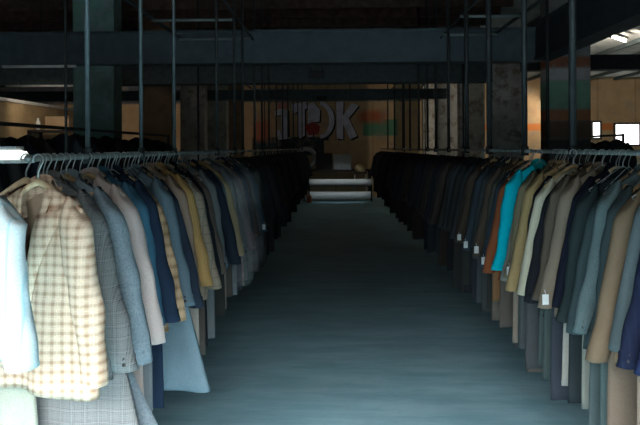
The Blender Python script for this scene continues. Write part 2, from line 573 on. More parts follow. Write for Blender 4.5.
# trousers and skirts
def leg_bm(side, seed, L, zt=-.36, spread=.0):
    bm = bmesh.new(); rings = []
    for j in range(15):
        t = j / 14; z = zt - (L + zt) * t if False else zt + t * (-L - zt)
        hw = .078 + .016 * t + .008 * math.sin(PI * t)
        cx = side * (.07 + (.03 + spread) * t)
        cy = .008 * math.sin(4 * t + seed) + .014 * side
        ring = []
        for k in range(12):
            an = 2 * PI * k / 12
            cs, sn = math.cos(an), math.sin(an)
            ring.append((cx + hw * cs, cy + .021 * sn * (1 - .3 * abs(cs)) + (-.01 * max(0, 1 - abs(cs) * 5) if sn < 0 else 0) + .004 * noise.noise((cs * 2 + seed, t * 5, side)), z + .006 * cs))
        rings.append(ring)
    loft(bm, rings)
    return bm
def waist_bm():
    bm = bmesh.new(); rings = []
    for z in (-.37, -.365, -.325, -.32):
        e = .9 if z in (-.37, -.32) else 1
        rings.append([(.15 * e * math.cos(a), .03 * e * math.sin(a), z) for a in [2 * PI * k / 20 for k in range(20)]])
    loft(bm, rings)
    return bm
ME_WAIST = mesh_of(waist_bm(), 'waistband', M['black'])
_legs = {}
def trousers(x, y, rz, L, mat, label, group=None, seed=1, z=ZR):
    key = (round(L, 2), seed % 3)
    if key not in _legs: _legs[key] = {s: mesh_of(leg_bm(s, seed, L), 'leg', M['black']) for s in (-1, 1)}
    r = empty('trousers', (x, y, z), rz); tag(r, label, 'trousers', group)
    inst('waistband', ME_WAIST, r, mat)
    for s in (-1, 1): inst('leg', _legs[key][s], r, mat)
    return r
def skirt_bm(seed, L, hem, zt=-.36):
    bm = bmesh.new(); rings = []
    for j in range(18):
        t = j / 17; z = zt + t * (-L - zt)
        hw = .15 + (hem - .15) * t ** 1.1
        ring = []
        for k in range(40):
            an = 2 * PI * k / 40
            cs, sn = math.cos(an), math.sin(an)
            fold = .014 * t * math.sin(9 * cs + seed + (2 if sn > 0 else 0))
            ring.append((hw * cs, (.03 + .012 * t) * sn * (1 - .2 * abs(cs)) + fold, z + .006 * math.sin(3 * cs + seed)))
        rings.append(ring)
    loft(bm, rings)
    return bm
def skirt(x, y, rz, L, hem, mat, label, seed=1, z=ZR):
    r = empty('skirt', (x, y, z), rz); tag(r, label, 'skirt')
    obj('skirt_panel', skirt_bm(seed, L, hem), mat, r); inst('waistband', ME_WAIST, r, mat)
    return r
def bag(x, y, rz, S, label, group=None):
    bm = bmesh.new(); rings = []
    for j in range(24):
        t = j / 23; z = -.075 - t * .98
        hw = .10 + .2 * ss(0, .16, t) + .06 * t; hd = .03 + .055 * ss(0, .2, t)
        rings.append([(hw * math.cos(a) + .012 * noise.noise((a * 2, t * 8, S['seed'])), hd * math.sin(a) + .012 * noise.noise((a * 3, t * 9, 5 + S['seed'])), z) for a in [2 * PI * k / 36 for k in range(36)]])
    loft(bm, rings, True, False)
    o = obj('plastic_garment_bag', bm, M['plastic']); o.location = (x, y, ZR); o.rotation_euler = (0, 0, rz)
    return tag(o, label, 'garment bag', group)

HC = 3.95
# ------------------------------------------------------------------ garment rows
XL, XR = -1.03, 1.34
fb = {}
def F(name, *a, **k):
    if name not in fb: fb[name] = fabric(name, *a, **k)
    return fb[name]

# (y, short name, colour, pattern, colour2, period, shape, options)
LEFT = [
 (1.55, 'mint white striped jacket', (.56, .66, .67), 'stripe', (.3, .52, .58), .03, SHORT, dict(rz=0, dx=.045, dz=.025, hk='wire')),
 (1.99, 'beige and brown checked jacket', (.74, .57, .42), 'check', (.4, .25, .16), .03, CHECK, dict(rz=-14, dx=.07, lining='lining_tan', hk='wood_p', dz=-.006)),
 (2.09, 'chocolate brown jacket', (.16, .095, .075), 'plain', None, .04, SHORT, dict(hk='wood_p', rz=-6, dx=-.02)),
 (2.2, 'grey glen check jacket', (.2, .205, .2), 'glen', (.05, .052, .055), .045, SHAPES[0], dict(cuffs=1, rz=-6, skirt=(1.3, .37, 'grey glen check skirt'))),
 (2.36, 'long blue grey tweed coat', (.25, .31, .34), 'tweed', (.17, .22, .26), .04, LONG, dict(rz=-6)),
 (2.56, 'rosy off-white jacket', (.58, .48, .44), 'plain', None, .04, SHAPES[1], dict(tr=(1.22, (.58, .5, .46), 'rosy beige'))),
 (2.72, 'bright denim blue jacket', (.06, .16, .24), 'plain', None, .04, SHAPES[2], dict(cuffs=1, tr=(1.12, (.25, .28, .3), 'mid grey'))),
 (2.84, 'dark navy jacket', (.02, .035, .065), 'plain', None, .04, SHAPES[0], dict(tr=(1.15, (.022, .04, .075), 'dark navy'))),
 (2.97, 'sand plaid jacket', (.62, .41, .25), 'check', (.3, .18, .09), .05, SHAPES[1], dict(lining='lining_tan')),
 (3.12, 'dusty blue jacket', (.13, .185, .22), 'plain', None, .04, SHAPES[0], dict(cuffs=1, skirt=(1.17, .36, 'pale denim blue skirt', (.19, .28, .33)))),
 (3.28, 'blue-black jacket', (.03, .042, .065), 'plain', None, .04, SHAPES[4], dict()),
 (3.42, 'rose taupe jacket', (.36, .25, .19), 'plain', None, .04, SHAPES[2], dict()),
 (3.55, 'camel yellow jacket', (.52, .31, .12), 'cord', None, .04, SHAPES[0], dict(tr=(1.1, (.62, .55, .48), 'pale stone'))),
 (3.7, 'greige windowpane jacket', (.34, .27, .2), 'window', (.2, .17, .13), .05, SHAPES[3], dict()),
 (3.86, 'jet black jacket', (.018, .022, .028), 'plain', None, .04, SHAPES[1], dict(tr=(1.2, (.02, .025, .032), 'jet black'))),
 (4.03, 'umber jacket', (.16, .125, .1), 'tweed', (.1, .08, .07), .04, SHAPES[0], dict(tr=(1.2, (.2, .23, .24), 'ash grey'))),
 (4.2, 'steel grey herringbone jacket', (.19, .2, .2), 'herring', (.13, .15, .16), .04, SHAPES[2], dict()),
 (4.37, 'midnight jacket', (.02, .028, .042), 'plain', None, .04, SHAPES[4], dict(hk='wood_o')),
 (4.55, 'faded denim jacket', (.15, .2, .23), 'plain', None, .04, SHAPES[3], dict(tr=(1.15, (.36, .3, .26), 'pinkish tan'))),
 (4.74, 'khaki tan jacket', (.44, .34, .2), 'plain', None, .04, SHAPES[1], dict(hk='wood_o', lining='lining_tan')),
 (4.94, 'smoke grey jacket', (.17, .18, .185), 'plain', None, .04, SHAPES[0], dict(bag=1, tr=(1.14, (.25, .28, .3), 'smoke grey'))),
 (5.16, 'plum grey jacket', (.22, .19, .2), 'tweed', (.14, .12, .13), .04, SHAPES[4], dict(bag=1)),
 (5.36, 'mauve brown jacket', (.24, .17, .16), 'plain', None, .04, SHAPES[3], dict(tr=(1.16, (.27, .19, .18), 'mauve brown'))),
 (5.56, 'ink blue jacket', (.035, .055, .09), 'plain', None, .04, SHAPES[2], dict(bag=1)),
 (5.77, 'peat brown jacket', (.1, .075, .06), 'tweed', (.06, .045, .04), .04, SHAPES[1], dict()),
 (5.98, 'gunmetal jacket', (.1, .115, .125), 'plain', None, .04, SHAPES[0], dict(bag=1)),
 (6.19, 'prussian blue jacket', (.04, .07, .1), 'plain', None, .04, SHAPES[4], dict(paper=1)),
]
RIGHT = [
 (2.30, 'inky navy blazer', (0.019, 0.028, 0.074), 'plain', None, .04, SHAPES[0], dict(cuffs=1, tr=(1.24, (0.161, 0.169, 0.172), 'light grey'))),
 (2.44, 'deep navy pinstripe blazer', (.012, .016, .038), 'stripe', (.018, .024, .05), .02, SHAPES[1], dict(cuffs=1, tr=(1.22, (0.223, 0.180, 0.143), 'beige'), hk='wood_o')),
 (2.58, 'slate grey blazer', (0.099, 0.124, 0.130), 'plain', None, .04, SHAPES[2], dict(hk='wood_o')),
 (2.72, 'brown tweed blazer', (0.186, 0.130, 0.081), 'tweed', (.17, .12, .08), .04, SHAPES[4], dict(dx=-0.01, tr=(1.2, (0.161, 0.124, 0.093), 'brown tweed'))),
 (2.88, 'charcoal green blazer', (0.046, 0.065, 0.068), 'tweed', (.05, .07, .075), .04, SHAPES[0], dict(tr=(1.24, (0.077, 0.114, 0.115), 'blue grey'))),
 (3.04, 'teal grey blazer', (0.099, 0.140, 0.143), 'tweed', (.12, .165, .17), .04, SHAPES[1], dict(dx=0, cuffs=1, tr=(1.24, (0.065, 0.092, 0.094), 'teal grey'))),
 (3.2, 'dark spruce blazer', (0.046, 0.068, 0.071), 'plain', None, .04, SHAPES[3], dict(tr=(1.12, (0.238, 0.253, 0.221), 'off-white'))),
 (3.34, 'bottle black blazer', (0.025, 0.037, 0.038), 'plain', None, .04, SHAPES[0], dict(tr=(1.14, (0.022, 0.031, 0.034), 'bottle black'))),
 (3.47, 'blackish navy blazer', (.011, .013, .024), 'plain', None, .04, SHAPES[2], dict(dx=0.01, tr=(1.1, (0.372, 0.360, 0.322), 'ivory'))),
 (3.6, 'taupe blazer', (0.211, 0.167, 0.124), 'plain', None, .04, SHAPES[1], dict(paper=1, lining='lining_tan')),
 (3.74, 'mushroom brown blazer', (.13, .1, .075), 'herring', (.08, .065, .05), .04, SHAPES[0], dict(tr=(1.14, (0.058, 0.080, 0.078), 'forest charcoal'))),
 (3.87, 'coal black blazer', (.016, .017, .022), 'plain', None, .04, SHAPES[3], dict(tr=(1.1, (0.065, 0.088, 0.086), 'pewter grey'))),
 (4.0, 'cream linen blazer', (.55, .5, .38), 'plain', None, .04, SHAPES[2], dict(dx=-0.05, lining='lining_tan')),
 (4.12, 'raven blazer', (.02, .02, .028), 'plain', None, .04, SHAPES[0], dict()),
 (4.24, 'ochre tan blazer', (.36, .25, .12), 'plain', None, .04, SHAPES[4], dict(dx=-0.035, )),
 (4.36, 'pebble brown striped blazer', (.2, .16, .115), 'stripe', (.12, .1, .08), .012, SHAPES[1], dict(tr=(1.12, (0.061, 0.080, 0.078), 'pebble grey'))),
 (4.48, 'olive taupe blazer', (0.211, 0.167, 0.105), 'tweed', (.24, .2, .13), .04, SHAPES[0], dict(dx=-0.02, paper=1, tr=(1.12, (0.260, 0.217, 0.174), 'oatmeal'))),
 (4.6, 'sable black blazer', (.016, .018, .024), 'plain', None, .04, SHAPES[2], dict(dx=.03)),
 (4.71, 'dove grey blazer', (0.248, 0.248, 0.223), 'plain', None, .04, SHAPES[4], dict(dx=.03)),
 (4.83, 'turquoise blazer', (.0, .52, .64), 'plain', None, .04, SHAPES[0], dict(dx=-.035)),
 (4.98, 'rust brown blazer', (0.26, 0.081, 0.034), 'cord', None, .04, SHAPES[1], dict(dx=-0.05, tr=(.96, (0.223, 0.118, 0.056), 'rust brown'))),
 (5.13, 'olive drab blazer', (0.118, 0.105, 0.068), 'plain', None, .04, SHAPES[2], dict(tr=(1.0, (0.136, 0.124, 0.093), 'olive drab'))),
 (5.29, 'blue slate blazer', (0.043, 0.062, 0.087), 'plain', None, .04, SHAPES[4], dict(paper=1)),
 (5.45, 'dark sage blazer', (0.074, 0.077, 0.062), 'herring', (.075, .08, .07), .04, SHAPES[0], dict()),
 (5.61, 'walnut blazer', (0.093, 0.065, 0.050), 'tweed', (.09, .07, .055), .04, SHAPES[1], dict(paper=1)),
 (5.78, 'iron grey blazer', (0.062, 0.071, 0.074), 'plain', None, .04, SHAPES[3], dict(tr=(1.1, (0.038, 0.048, 0.049), 'iron grey'))),
 (5.95, 'lead grey blazer', (0.050, 0.057, 0.062), 'herring', (.05, .06, .065), .04, SHAPES[2], dict()),
 (6.13, 'storm blue blazer', (0.037, 0.053, 0.068), 'plain', None, .04, SHAPES[4], dict(paper=1)),
 (6.31, 'graphite blazer', (0.043, 0.046, 0.050), 'plain', None, .04, SHAPES[0], dict(tr=(1.1, (0.031, 0.038, 0.041), 'graphite'))),
 (6.5, 'bark brown blazer', (0.074, 0.056, 0.043), 'plain', None, .04, SHAPES[1], dict(paper=1)),
]
def RY(y): return 2.18 + (y - 2.3) * .72      # spacing along the second rail
DEF = [((.07, .08, .085), 'charcoal'), ((.15, .13, .11), 'drab brown'), ((.1, .12, .13), 'smoky grey'), ((.04, .05, .07), 'navy black'), ((.2, .17, .14), 'dull beige'), ((.05, .055, .05), 'dark olive')]
hk_cycle = ['wood', 'wire', 'wood_p', 'wire', 'wood', 'wood']
def build_row(rows, X, side, group):
    prev = None
    for i, (y, nm, c1, pat, c2, per, S, o) in enumerate(rows):
        if side < 0: y = RY(y)
        rz = math.radians(o.get('rz', -9 * side + random.uniform(-3, 3) if 'rz' not in o else o['rz']))
        if 'rz' not in o: rz = math.radians(-side * 9 + random.uniform(-3, 3))
        x = X + o.get('dx', random.uniform(-.02, .02) if i > 4 else 0)
        mat = F(nm.replace(' ', '_'), c1, pat, c2, per)
        if prev: lab = f'{nm} hanging just behind the {prev}'
        else: lab = f'{nm} hanging at the near end of its rail'
        dz = o.get('dz', random.choice((0., 0., -.018, -.028)))
        jacket(x, y, rz, S, mat, lab, group, side, True, True, bool(o.get('cuffs')), bool(o.get('paper')), o.get('lining', 'lining'), sy=.76 if side < 0 else .9, z=ZR + dz)
        hk = o.get('hk', hk_cycle[i % 6])
        hanger(x, y, rz, f"{'wire' if hk == 'wire' else 'wooden'} hanger with a hook, inside the {nm}", hk, 'hangers on the ' + ('short aisle rail' if 0 else group.split(' on ')[-1] if ' on ' in group else 'rails'))
        if 'tr' not in o and 'skirt' not in o and (side < 0 or i % 2) and i > 2:
            o = dict(o, tr=(random.choice((1.1, 1.15, 1.2)), tuple(v * .7 + .01 for v in DEF[i % 6][0]), DEF[i % 6][1]))
        if 'tr' in o:
            L, c, tn = o['tr']
            trousers(x + side * (.055 if side > 0 else .09), y, rz, L, F('trouser_' + nm.replace(' ', '_'), c), f'{tn} trousers hanging below the {nm}', 'trousers under the jackets', i % 3)
        if 'skirt' in o:
            L, hem, tn = o['skirt'][:3]
            sm = mat if len(o['skirt']) == 3 else F(tn.replace(' ', '_'), o['skirt'][3])
            skirt(x + side * .05, y + .02, rz, L, hem, sm, f'{tn} flaring out below the {nm}', i)
        if 'bag' in o: bag(x, y, rz, S, f'clear plastic garment bag over the {nm}', 'clear garment bags')
        prev = nm
build_row(LEFT, XL, 1, 'jackets on the left rail')
build_row(RIGHT, XR, -1, 'jackets on the right rail')
# pale trousers at the lower left corner
trousers(-1.22, 2.12, 0, 1.25, F('sage_trousers', (.36, .38, .31)), 'pale sage green trousers below the checked jacket', None, 4)

# the dim far stretch of both rails
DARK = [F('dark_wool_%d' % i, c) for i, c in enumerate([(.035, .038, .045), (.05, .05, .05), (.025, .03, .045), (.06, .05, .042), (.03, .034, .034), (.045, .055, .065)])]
def far_row(X, side, y0, y1, sname):
    y = y0; i = 0
    while y < y1:
        rz = math.radians(-side * 9 + random.uniform(-5, 5)); x = X + random.uniform(-.03, .03)
        S = random.choice(SHAPES)
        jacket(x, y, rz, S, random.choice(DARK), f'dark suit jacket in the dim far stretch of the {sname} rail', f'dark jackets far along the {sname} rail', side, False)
        hanger(x, y, rz, f'hanger in a dark jacket far along the {sname} rail', 'wood', f'hangers far along the {sname} rail', near=False)
        if i % 5 < 3:
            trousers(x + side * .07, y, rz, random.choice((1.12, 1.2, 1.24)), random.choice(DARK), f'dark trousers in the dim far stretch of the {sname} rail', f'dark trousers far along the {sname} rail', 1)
        y += .2 + .006 * (y - y0) + random.uniform(-.02, .03); i += 1
far_row(XL, 1, 6.4, 18.2, 'left')
far_row(XR, -1, 5.36, 18.2, 'right')
# empty wire hangers crowded between the near jackets
for sname, X, rows, a, b in (('left', XL, LEFT, 2, 15), ('right', XR, RIGHT, 0, 15)):
    for k in range(a, b):
        for q in ((.33, .68) if sname == 'left' else (.5,)):
            y = rows[k][0] * (1 - q) + rows[k + 1][0] * q + random.uniform(-.01, .01)
            if sname == 'right': y = RY(y)
            hanger(X, y, math.radians(random.uniform(-14, 14)), f'bare wire hanger between the {rows[k][1]} and the {rows[k+1][1]}', 'wire', f'bare wire hangers by the {rows[k][1]}' if sname == 'left' else 'bare wire hangers').scale = (.6, 1, 1)
# higher rails behind with dark coats
def coat_row(X, y0, y1, n, z, lab, grp, side):
    for k in range(n):
        y = y0 + (y1 - y0) * k / (n - 1)
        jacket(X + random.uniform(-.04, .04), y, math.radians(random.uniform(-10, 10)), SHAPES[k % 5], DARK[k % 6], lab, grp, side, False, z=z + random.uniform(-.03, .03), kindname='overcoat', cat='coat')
coat_row(-2.43, 4.0, 8.8, 18, 1.84, 'dark coat on the high rail behind the left rack', 'dark coats behind the left rack', 1)
coat_row(3.8, 8.5, 9.7, 7, 1.8, 'dark coat on the high rail behind the right rack', 'dark coats behind the right rack', -1)

# ------------------------------------------------------------------ racks: rails, poles, top bars
def rack(label, xs, front_poles, back_poles, zt, rp, xin, xout, bars, ztop=3.0):
    ks = 1.084 if xs < 0 else .877
    r = empty('clothes_rack', (xs, 0, 0)); tag(r, label, 'clothes rack', 'pipe clothes racks')
    def P(nm, pts, rad, mat, n=10):
        bm = bmesh.new(); tube(bm, pts, rad, n); o = obj(nm, bm, mat, r); return o
    P('rail', [(0, 2.06 if xs < 0 else 1.5, ZR), (0, 18.6, ZR)], .0125, M['rail'])
    if xs < 0:
        P('rail', [(0, 1.4, ZR), (0, 1.66, ZR)], .0125, M['rail']); P('pole', [(0, 1.42, ZR), (0, 1.42, HC)], .0105, M['pole'])
    for y, rad, mt in front_poles:
        y *= ks; P('pole', [(0, y, ZR), (0, y, HC)], rad, M[mt])
        bm = bmesh.new(); tube(bm, [(0, y, ZR - .03), (0, y, ZR + .035)], rad + .007, 10); obj('clamp', bm, M[mt], r)
    for y, rad, mt in back_poles:
        P('pole', [(xout - xs, y, 0), (xout - xs, y, HC)], rad, M[mt])
    for y in bars:
        P('cross_bar', [(xin - xs, y, ztop), (xout - xs, y, ztop)], .016, M['rail'])
    P('top_bar', [(xout - xs, 2.0, ztop + .03), (xout - xs, 18.6, ztop + .03)], .02, M['pole_dark'])
    P('top_bar', [(0, 2.0, ztop + .03), (0, 18.6, ztop + .03)], .012, M['pole_dark'])
    return r
lp = [(2.37, .0105, 'pole'), (3.03, .0105, 'pole'), (3.66, .0105, 'pole'), (4.99, .013, 'pole_dark'), (5.87, .014, 'pole_dark')] + \
     [(y, .015, 'pole_dark') for y in (6.4, 7.35, 8.1, 8.95, 10.1, 11.3, 12.6, 14.2, 16, 18)]
rp_ = [(4.03, .019, 'pole_dark'), (5.05, .02, 'pole_dark'), (6.2, .024, 'pole_dark'), (7.25, .022, 'pole_dark')] + \
      [(y, .018, 'pole_dark') for y in (8.4, 9.45, 10.3, 11.35, 12.7, 14, 16, 18)]
rack('long pipe rack left of the aisle, beige checked jacket on its rail', XL, lp, [(4.4, .01, 'pole_dark'), (8.7, .015, 'pole_dark'), (13, .015, 'pole_dark'), (17, .015, 'pole_dark')], 3, .012, -1.04, -1.92, (6.5, 7.65, 11.0, 14.2))
rack('long pipe rack right of the aisle, turquoise blazer on its rail', XR, rp_, [(5.2, .014, 'pole_dark'), (5.75, .014, 'pole_dark'), (9.5, .015, 'pole_dark'), (13.5, .015, 'pole_dark'), (17.5, .015, 'pole_dark')], 3, .02, 1.3, 1.95, (6.45, 7.5, 10.0, 13.2))
# high rails carrying the dark coats
def high_rail(x, y0, y1, z, label):
    r = empty('garment_stand', (x, (y0 + y1) / 2, 0)); tag(r, label, 'clothes rail')
    h = (y1 - y0) / 2
    bm = bmesh.new(); tube(bm, [(0, -h, z), (0, h, z)], .015); obj('rail', bm, M['pole_dark'], r)
    for s in (-1, 1):
        bm = bmesh.new(); tube(bm, [(0, s * h, 0), (0, s * h, z + .02)], .018); obj('upright', bm, M['pole_dark'], r)
        bm = bmesh.new(); tube(bm, [(-.3, s * h, .02), (.3, s * h, .02)], .018); obj('foot', bm, M['pole_dark'], r)
high_rail(-2.43, 3.8, 9.0, 1.84, 'dark high rail of coats behind the left rack')
high_rail(3.8, 8.3, 9.9, 1.8, 'dark high rail of coats behind the right rack')

# ------------------------------------------------------------------ the room
D = 21.0; HC = 3.95; X0, X1 = -11.5, 12.0; YB = -.6
def struct(name, bm, mat, smooth=False, loc=None):
    o = obj(name, bm, mat, None, smooth, loc); o['kind'] = 'structure'; return o
struct('floor', box(bmesh.new(), X0 - .2, X1 + .2, YB - .2, D + .2, -.2, 0), M['floor'])
struct('ceiling', box(bmesh.new(), X0 - .2, 2.75, YB - .2, D + .2, HC, HC + .2), M['ceil_dark'])
struct('ceiling_right_bay', box(bmesh.new(), 2.75, X1 + .2, YB - .2, D + .2, HC, HC + .2), M['ceil_white'])
struct('wall_back', box(bmesh.new(), X0 - .2, X1 + .2, D, D + .2, 0, HC), M['back'])
struct('wall_left', box(bmesh.new(), X0 - .2, X0, YB, D, 0, HC), M['sidewall'])
struct('wall_right', box(bmesh.new(), X1, X1 + .2, YB, D, 0, HC), M['sidewall'])
# wall behind the camera with the loading door the daylight comes through
bm = bmesh.new()
box(bm, X0, -1.9, YB - .2, YB, 0, HC); box(bm, .9, X1, YB - .2, YB, 0, HC); box(bm, -1.9, .9, YB - .2, YB, 2.4, HC)
struct('wall_front', bm, M['sidewall'])
struct('ground_outside', box(bmesh.new(), -40, 40, -60, YB - .2, -.2, -.01), plain('dark_asphalt', (.035, .036, .038), .9))
# joists
for k in range(28):
    y = .8 + k * .72
    struct('trim_joist' if k == 0 else 'trim_joist.%03d' % k, box(bmesh.new(), X0, 2.7, y, y + .07, HC - .17, HC), M['joist'])
for k in range(9):
    x = 3.6 + k * .95
    struct('trim_ceiling_batten' if k == 0 else 'trim_ceiling_batten.%03d' % k, box(bmesh.new(), x, x + .09, .5, D, HC - .09, HC), M['duct'])
def ibeam(bm, x0, x1, y0, y1, z0, z1, along='x'):
    """steel girder: web with two flanges"""
    if along == 'x':
        ym = (y0 + y1) / 2
        box(bm, x0, x1, y0, y1, z1 - .035, z1); box(bm, x0, x1, y0, y1, z0, z0 + .035); box(bm, x0, x1, y0 + .02, y1 - .02, z0 + .03, z1 - .03)
    else:
        box(bm, x0, x1, y0, y1, z1 - .035, z1); box(bm, x0, x1, y0, y1, z0, z0 + .035); box(bm, x0 + .02, x1 - .02, y0, y1, z0 + .03, z1 - .03)
    return bm
struct('beam', ibeam(bmesh.new(), X0, 2.6, 7.85, 8.1, 2.73, 3.15), M['beam'])
struct('beam.001', ibeam(bmesh.new(), X0, 2.6, 10.3, 10.6, 2.73, 3.13), M['duct'])
struct('beam.002', ibeam(bmesh.new(), X0, 2.6, 14.5, 14.8, 2.79, 3.02), M['duct'])
struct('beam.003', ibeam(bmesh.new(), 2.5, 2.74, .3, 8.0, 2.74, 3.2, 'y'), M['girder'])
struct('beam.004', ibeam(bmesh.new(), 3.2, X1, 10.6, 10.85, 2.95, 3.2), M['girder'])
k = 0
for y, ml, mr in ((8.0, 'colG', 'colM'), (10.8, 'colB', 'colW'), (13.6, 'colW', 'colW'), (16.4, 'colW', 'colW'), (19.2, 'colB', 'colW')):
    for x, m_ in ((-3.13, ml), (2.99, mr)):
        bm = bmesh.new()
        box(bm, x - .27, x + .27, y, y + .31, 0, HC, .012)
        struct('column' if k == 0 else 'column.%03d' % k, bm, M[m_]); k += 1
# left partition: tan boards with a white cap
bm = box(bmesh.new(), -5.0, -4.9, 8.6, 12.4, 0, 2.37); struct('wall_partition', bm, M['tanwall'])
struct('trim_partition_cap', box(bmesh.new(), -5.02, -4.88, 8.6, 12.4, 2.37, 2.42), M['whiteline'])
# pale strips across the left bay
tag(obj('hanging_batten', tube(bmesh.new(), [(-4.25, 7.87, 2.712), (-3.3, 7.87, 2.712)], .018, 10), M['whiteline']), 'thin white batten along the foot of the blue beam', 'light fitting')
tag(obj('hanging_conduit', tube(tube(tube(bmesh.new(), [(-5.5, 10.28, 2.712), (-4.35, 10.28, 2.712)], .018, 10), [(-5.3, 10.28, 2.70), (-5.3, 10.32, 2.75)], .012, 6), [(-4.5, 10.28, 2.70), (-4.5, 10.32, 2.75)], .012, 6), M['whiteline']), 'thin pale conduit along the foot of the second beam above the partition', 'pipe')
for s in (-6.5, -5.2):
    pass

# ------------------------------------------------------------------ windows in the far right bay, lit panes
def window(n, x0, x1, z0, z1):
    o = obj('window_%d' % n, box(box(box(box(bmesh.new(), x0 - .06, x0, D - .06, D, z0 - .06, z1 + .06), x1, x1 + .06, D - .06, D, z0 - .06, z1 + .06),
            x0, x1, D - .06, D, z1, z1 + .06), x0, x1, D - .06, D, z0 - .06, z0), M['frame'], None, False)
    o['kind'] = 'structure'
    obj('pane', box(bmesh.new(), x0, x1, D - .03, D - .005, z0, z1), M['pane'], o, False)
window(1, 9.35, 10.12, 1.72, 2.38)
window(2, 8.6, 8.83, 1.95, 2.45)

# lit lamp tube lying level behind the near end of the left rail
r = empty('fluorescent_lamp', (-1.95, 2.62, 1.628)); tag(r, 'glowing white lamp tube at the left edge behind the mint striped jacket', 'lamp')
bm = bmesh.new(); tube(bm, [(-.6, 0, 0), (.61, 0, 0), (.635, 0, 0), (.642, 0, 0)], [.019, .019, .014, .006], 16); obj('tube', bm, emit('glowing_tube', (.97, 1, .93), 1.6), r)
for z_ in (-.03, .03):
    bm = bmesh.new(); box(bm, -.62, .6 + .05 * (z_ < 0), -.012, .05, z_ - .006, z_ + .006, .003); obj('reflector_lip', bm, M['grey_metal'], r, False)
bm = bmesh.new(); box(bm, -.62, .6, .03, .05, -.03, .03); obj('reflector', bm, M['grey_metal'], r, False)
for sx in (-.55, .1):
    obj('hanging_rod', tube(bmesh.new(), [(sx, .04, .03), (sx, .04, HC - 1.628)], .006, 6), M['black'], r)

# lit tube lamp of the right bay
def lamp(x, y, z, rz, L, label, lit=True):
    r = empty('ceiling_light', (x, y, z), rz); tag(r, label, 'ceiling light')
    bm = bmesh.new(); box(bm, -.05, .05, -L / 2, L / 2, .03, .09, .01); obj('housing', bm, M['grey_metal'], r)
    bm = bmesh.new(); tube(bm, [(0, -L / 2 + .04, 0), (0, L / 2 - .04, 0)], .024, 12); obj('tube', bm, M['lamp'], r)
    for s in (-1, 1):
        bm = bmesh.new(); box(bm, -.02, .02, s * (L / 2 - .04) - .012, s * (L / 2 - .04) + .012, -.03, .035); obj('lamp_holder', bm, M['frame'], r)
lamp(5.5, 12.2, 3.74, math.radians(-42), .9, 'lit tube lamp under the pale ceiling, beyond the dark girder')
lamp(-6.4, 16.6, 3.74, 0, 1.2, 'added lit tube lamp, unseen behind the green column')  # invented fixture, kept out of view, to brighten the left bay
lamp(-4.0, 8.75, 2.94, 0, .9, 'added lit tube lamp, unseen behind the blue beam, brightening the tan partition')  # made-up fixture out of sight, added to light the partition
for s in (-.35, .35):
    o = obj('drop_rod', tube(bmesh.new(), [(0, s, .09), (0, s, 1.0)], .008, 6), M['black'], bpy.data.objects['ceiling_light.002'])

# ------------------------------------------------------------------ graffiti on the back wall
def wpt(zx, zy, y):      # sketch coordinates of the lettering -> wall
    px, py = 260 + zx / 5.333, 80 + zy / 5.333
    return ((px - 335) / 29.6, y, 1.65 + (148 - py) / 29.6)
def slab(bm, poly, y0, th):
    a = [bm.verts.new(wpt(p[0], p[1], y0)) for p in poly]; b = [bm.verts.new(wpt(p[0], p[1], y0 - th)) for p in poly]
    n = len(a)
    bm.faces.new(a); bm.faces.new(b[::-1])
    for i in range(n): bm.faces.new((a[i], a[(i + 1) % n], b[(i + 1) % n], b[i]))
M['g_fill'] = plain('lavender_grey_spray', (.62, .62, .74), .8, var=.25, scale=4)
M['g_dark'] = plain('black_spray', (.02, .02, .03), .8)
M['g_red'] = plain('dark_red_spray', (.36, .06, .05), .8)
M['g_salmon'] = plain('salmon_spray', (.6, .24, .2), .8)
g = empty('graffiti', (0, D - .003, 0)); tag(g, 'grey spray-painted graffiti letters on the back wall', 'graffiti')
def arc(cx, cy, rx, ry, w, a0, a1, n=14):
    o = [(cx + rx * math.cos(a0 + (a1 - a0) * i / n), cy + ry * math.sin(a0 + (a1 - a0) * i / n)) for i in range(n + 1)]
    i_ = [(cx + (rx - w) * math.cos(a0 + (a1 - a0) * i / n), cy + (ry - w * .7) * math.sin(a0 + (a1 - a0) * i / n)) for i in range(n + 1)]
    return o + i_[::-1]
letters = [
 [[(78, 168), (108, 152), (150, 160), (152, 300), (165, 312), (100, 318), (84, 268), (104, 262), (116, 288), (114, 186), (82, 190)]],
 [[(170, 128), (248, 116), (252, 150), (240, 158), (240, 296), (214, 312), (200, 290), (206, 168), (186, 176), (172, 160)]],
 [[(256, 128), (288, 118), (322, 160), (318, 222), (284, 226), (282, 304), (258, 304)]],
 [arc(322, 214, 76, 98, 28, -PI / 2, PI / 2)],
 [[(408, 118), (446, 116), (444, 190), (492, 124), (526, 140), (474, 206), (518, 300), (480, 318), (444, 238), (444, 318), (410, 312)]],
]
for i, polys in enumerate(letters):
    bm = bmesh.new()
    for p in polys: slab(bm, p, -.012, .01)
    o = obj('letter', bm, M['g_fill'], g, False)
    bm = bmesh.new()
    for p in polys:
        c = [sum(q[0] for q in p) / len(p), sum(q[1] for q in p) / len(p)]
        slab(bm, [(c[0] + (q[0] - c[0]) * 1.03 + 7, c[1] + (q[1] - c[1]) * 1.03 + 6) for q in p], 0, .01)
    obj('drop_shadow', bm, M['g_dark'], o, False)
bm = bmesh.new(); slab(bm, [(84, 124), (140, 116), (150, 146), (96, 158)], 0, .012); o = obj('dot', bm, M['g_salmon'], g, False)
bm = bmesh.new(); slab(bm, [(238, 244), (284, 222), (322, 246), (314, 288), (262, 296)], -.024, .008); o = obj('blob', bm, M['g_red'], g, False); o['label'] = 'dark red blob'

